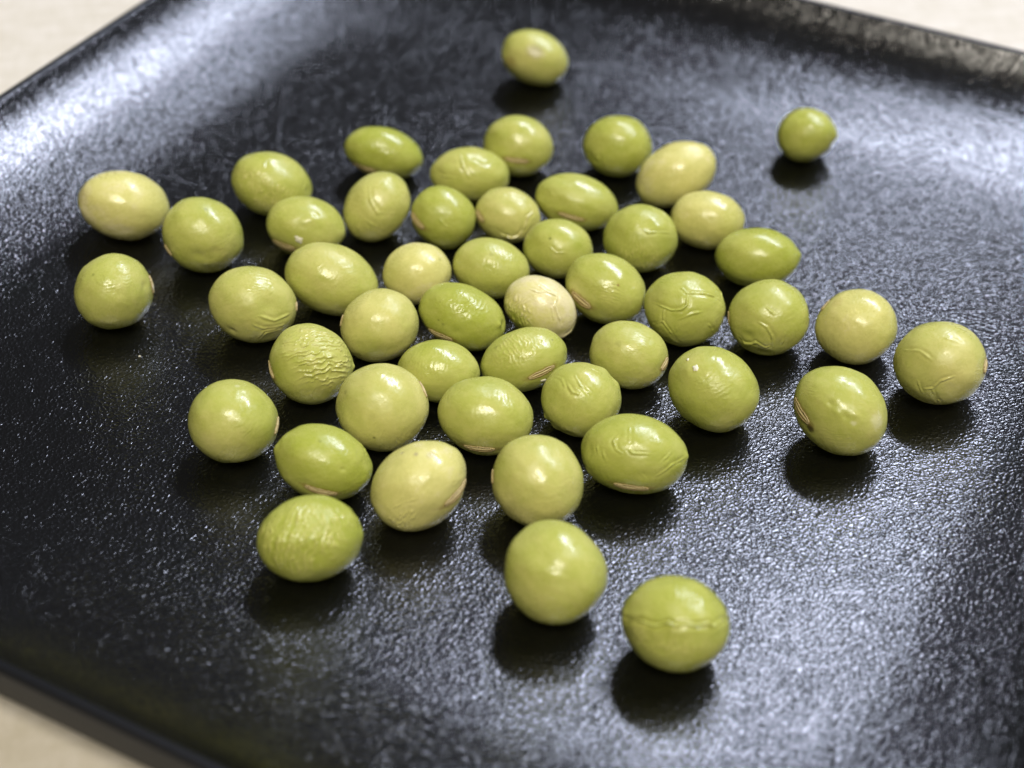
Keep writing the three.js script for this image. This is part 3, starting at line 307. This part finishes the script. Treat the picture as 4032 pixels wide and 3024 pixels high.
  for (const u of hila) {
    const rimBrown = lin(0.20, 0.125, 0.04), tan = lin(0.43, 0.32, 0.13), cream = lin(0.64, 0.54, 0.27), worn = lin(0.29, 0.195, 0.075);
    const scar = add('hilum', sheet(u.f, u.t, u.s, u.long, u.w, 36, 14,
      (a, b) => { const e = Math.max(Math.abs(b), Math.abs(a)); return -0.012 + 0.034 * smooth(1 - e, 0.0, 0.12) - 0.022 * smooth(1 - e, 0.16, 0.5) + 0.004 * noise(a * 9 + seed, b * 5, 3); },
      (a, b, o) => { const e = Math.max(Math.abs(b), Math.abs(a)); o.copy(tan).lerp(worn, 0.5 + 0.5 * noise(a * 7 + seed, b * 4, 6)); if (e > 0.68) o.lerp(cream, 0.55 * smooth(e, 0.68, 0.8)); if (e > 0.86) o.lerp(rimBrown, smooth(e, 0.86, 0.97)); }), scarMaterial);
    add('hilum_ridge', sheet(u.f, u.t, u.s, u.long * 0.86, u.w * 0.26, 28, 6, (a, b) => 0.006 + 0.018 * (1 - b * b) * (1 - a * a * 0.4), (a, b, o) => o.copy(cream).lerp(tan, 0.35 + 0.35 * noise(a * 8, b * 3 + seed, 2))), scarMaterial, scar);
  }
  for (const [u, v, r, ragged] of spec.flakes ?? []) {
    const f = onBall([u, v]), t = new THREE.Vector3(1, -0.7, 0).addScaledVector(f, -f.dot(new THREE.Vector3(1, -0.7, 0))).normalize(), s = new THREE.Vector3().crossVectors(f, t), ring = 18, p = [], ix = [];
    for (let l = 0; l < 3; l++) for (let i = 0; i < ring; i++) { const a = (i / ring) * 2 * Math.PI, rad = r * (1 + ragged * noise(Math.cos(a) * 2 + seed, Math.sin(a) * 2, 4)) * [1, 0.92, 0.35][l]; p.push(...point(f, t, s, Math.cos(a) * rad * 1.2, Math.sin(a) * rad * 0.85, [-0.004, 0.014, 0.02][l])); }
    p.push(...point(f, t, s, 0, 0, 0.019));
    for (let i = 0; i < ring; i++) { const n = (i + 1) % ring; for (let l = 0; l < 2; l++) ix.push(l * ring + i, l * ring + n, (l + 1) * ring + i, l * ring + n, (l + 1) * ring + n, (l + 1) * ring + i); ix.push(2 * ring + i, 2 * ring + n, 3 * ring); }
    const o = new THREE.BufferGeometry(); o.setAttribute('position', new THREE.Float32BufferAttribute(p, 3)); o.setIndex(ix); o.computeVertexNormals();
    add('skin_flake', o, flakeMaterial);
  }
  scene.add(bean);
}
BEANS.forEach(makeBean);
{                                                                   // one crumb of skin left on the bare part of the tray
  const g = new THREE.IcosahedronGeometry(0.00011, 1), p = g.attributes.position;
  for (let i = 0; i < p.count; i++) { const k = 1 + 0.35 * noise(p.getX(i) * 9000, p.getY(i) * 9000, p.getZ(i) * 9000); p.setXYZ(i, p.getX(i) * k * 1.3, p.getY(i) * k * 0.7, p.getZ(i) * k); }
  g.computeVertexNormals();
  const crumb = new THREE.Mesh(g, flakeMaterial);
  crumb.name = 'crumb'; crumb.position.set(CRUMB[0] * MM, CRUMB[1] * MM + 0.00007, CRUMB[2] * MM);
  Object.assign(crumb.userData, { label: 'tiny pale crumb on the bare black tray left of the heap', category: 'crumb' });
  scene.add(shadows(crumb));
}

renderer.render(scene, camera);
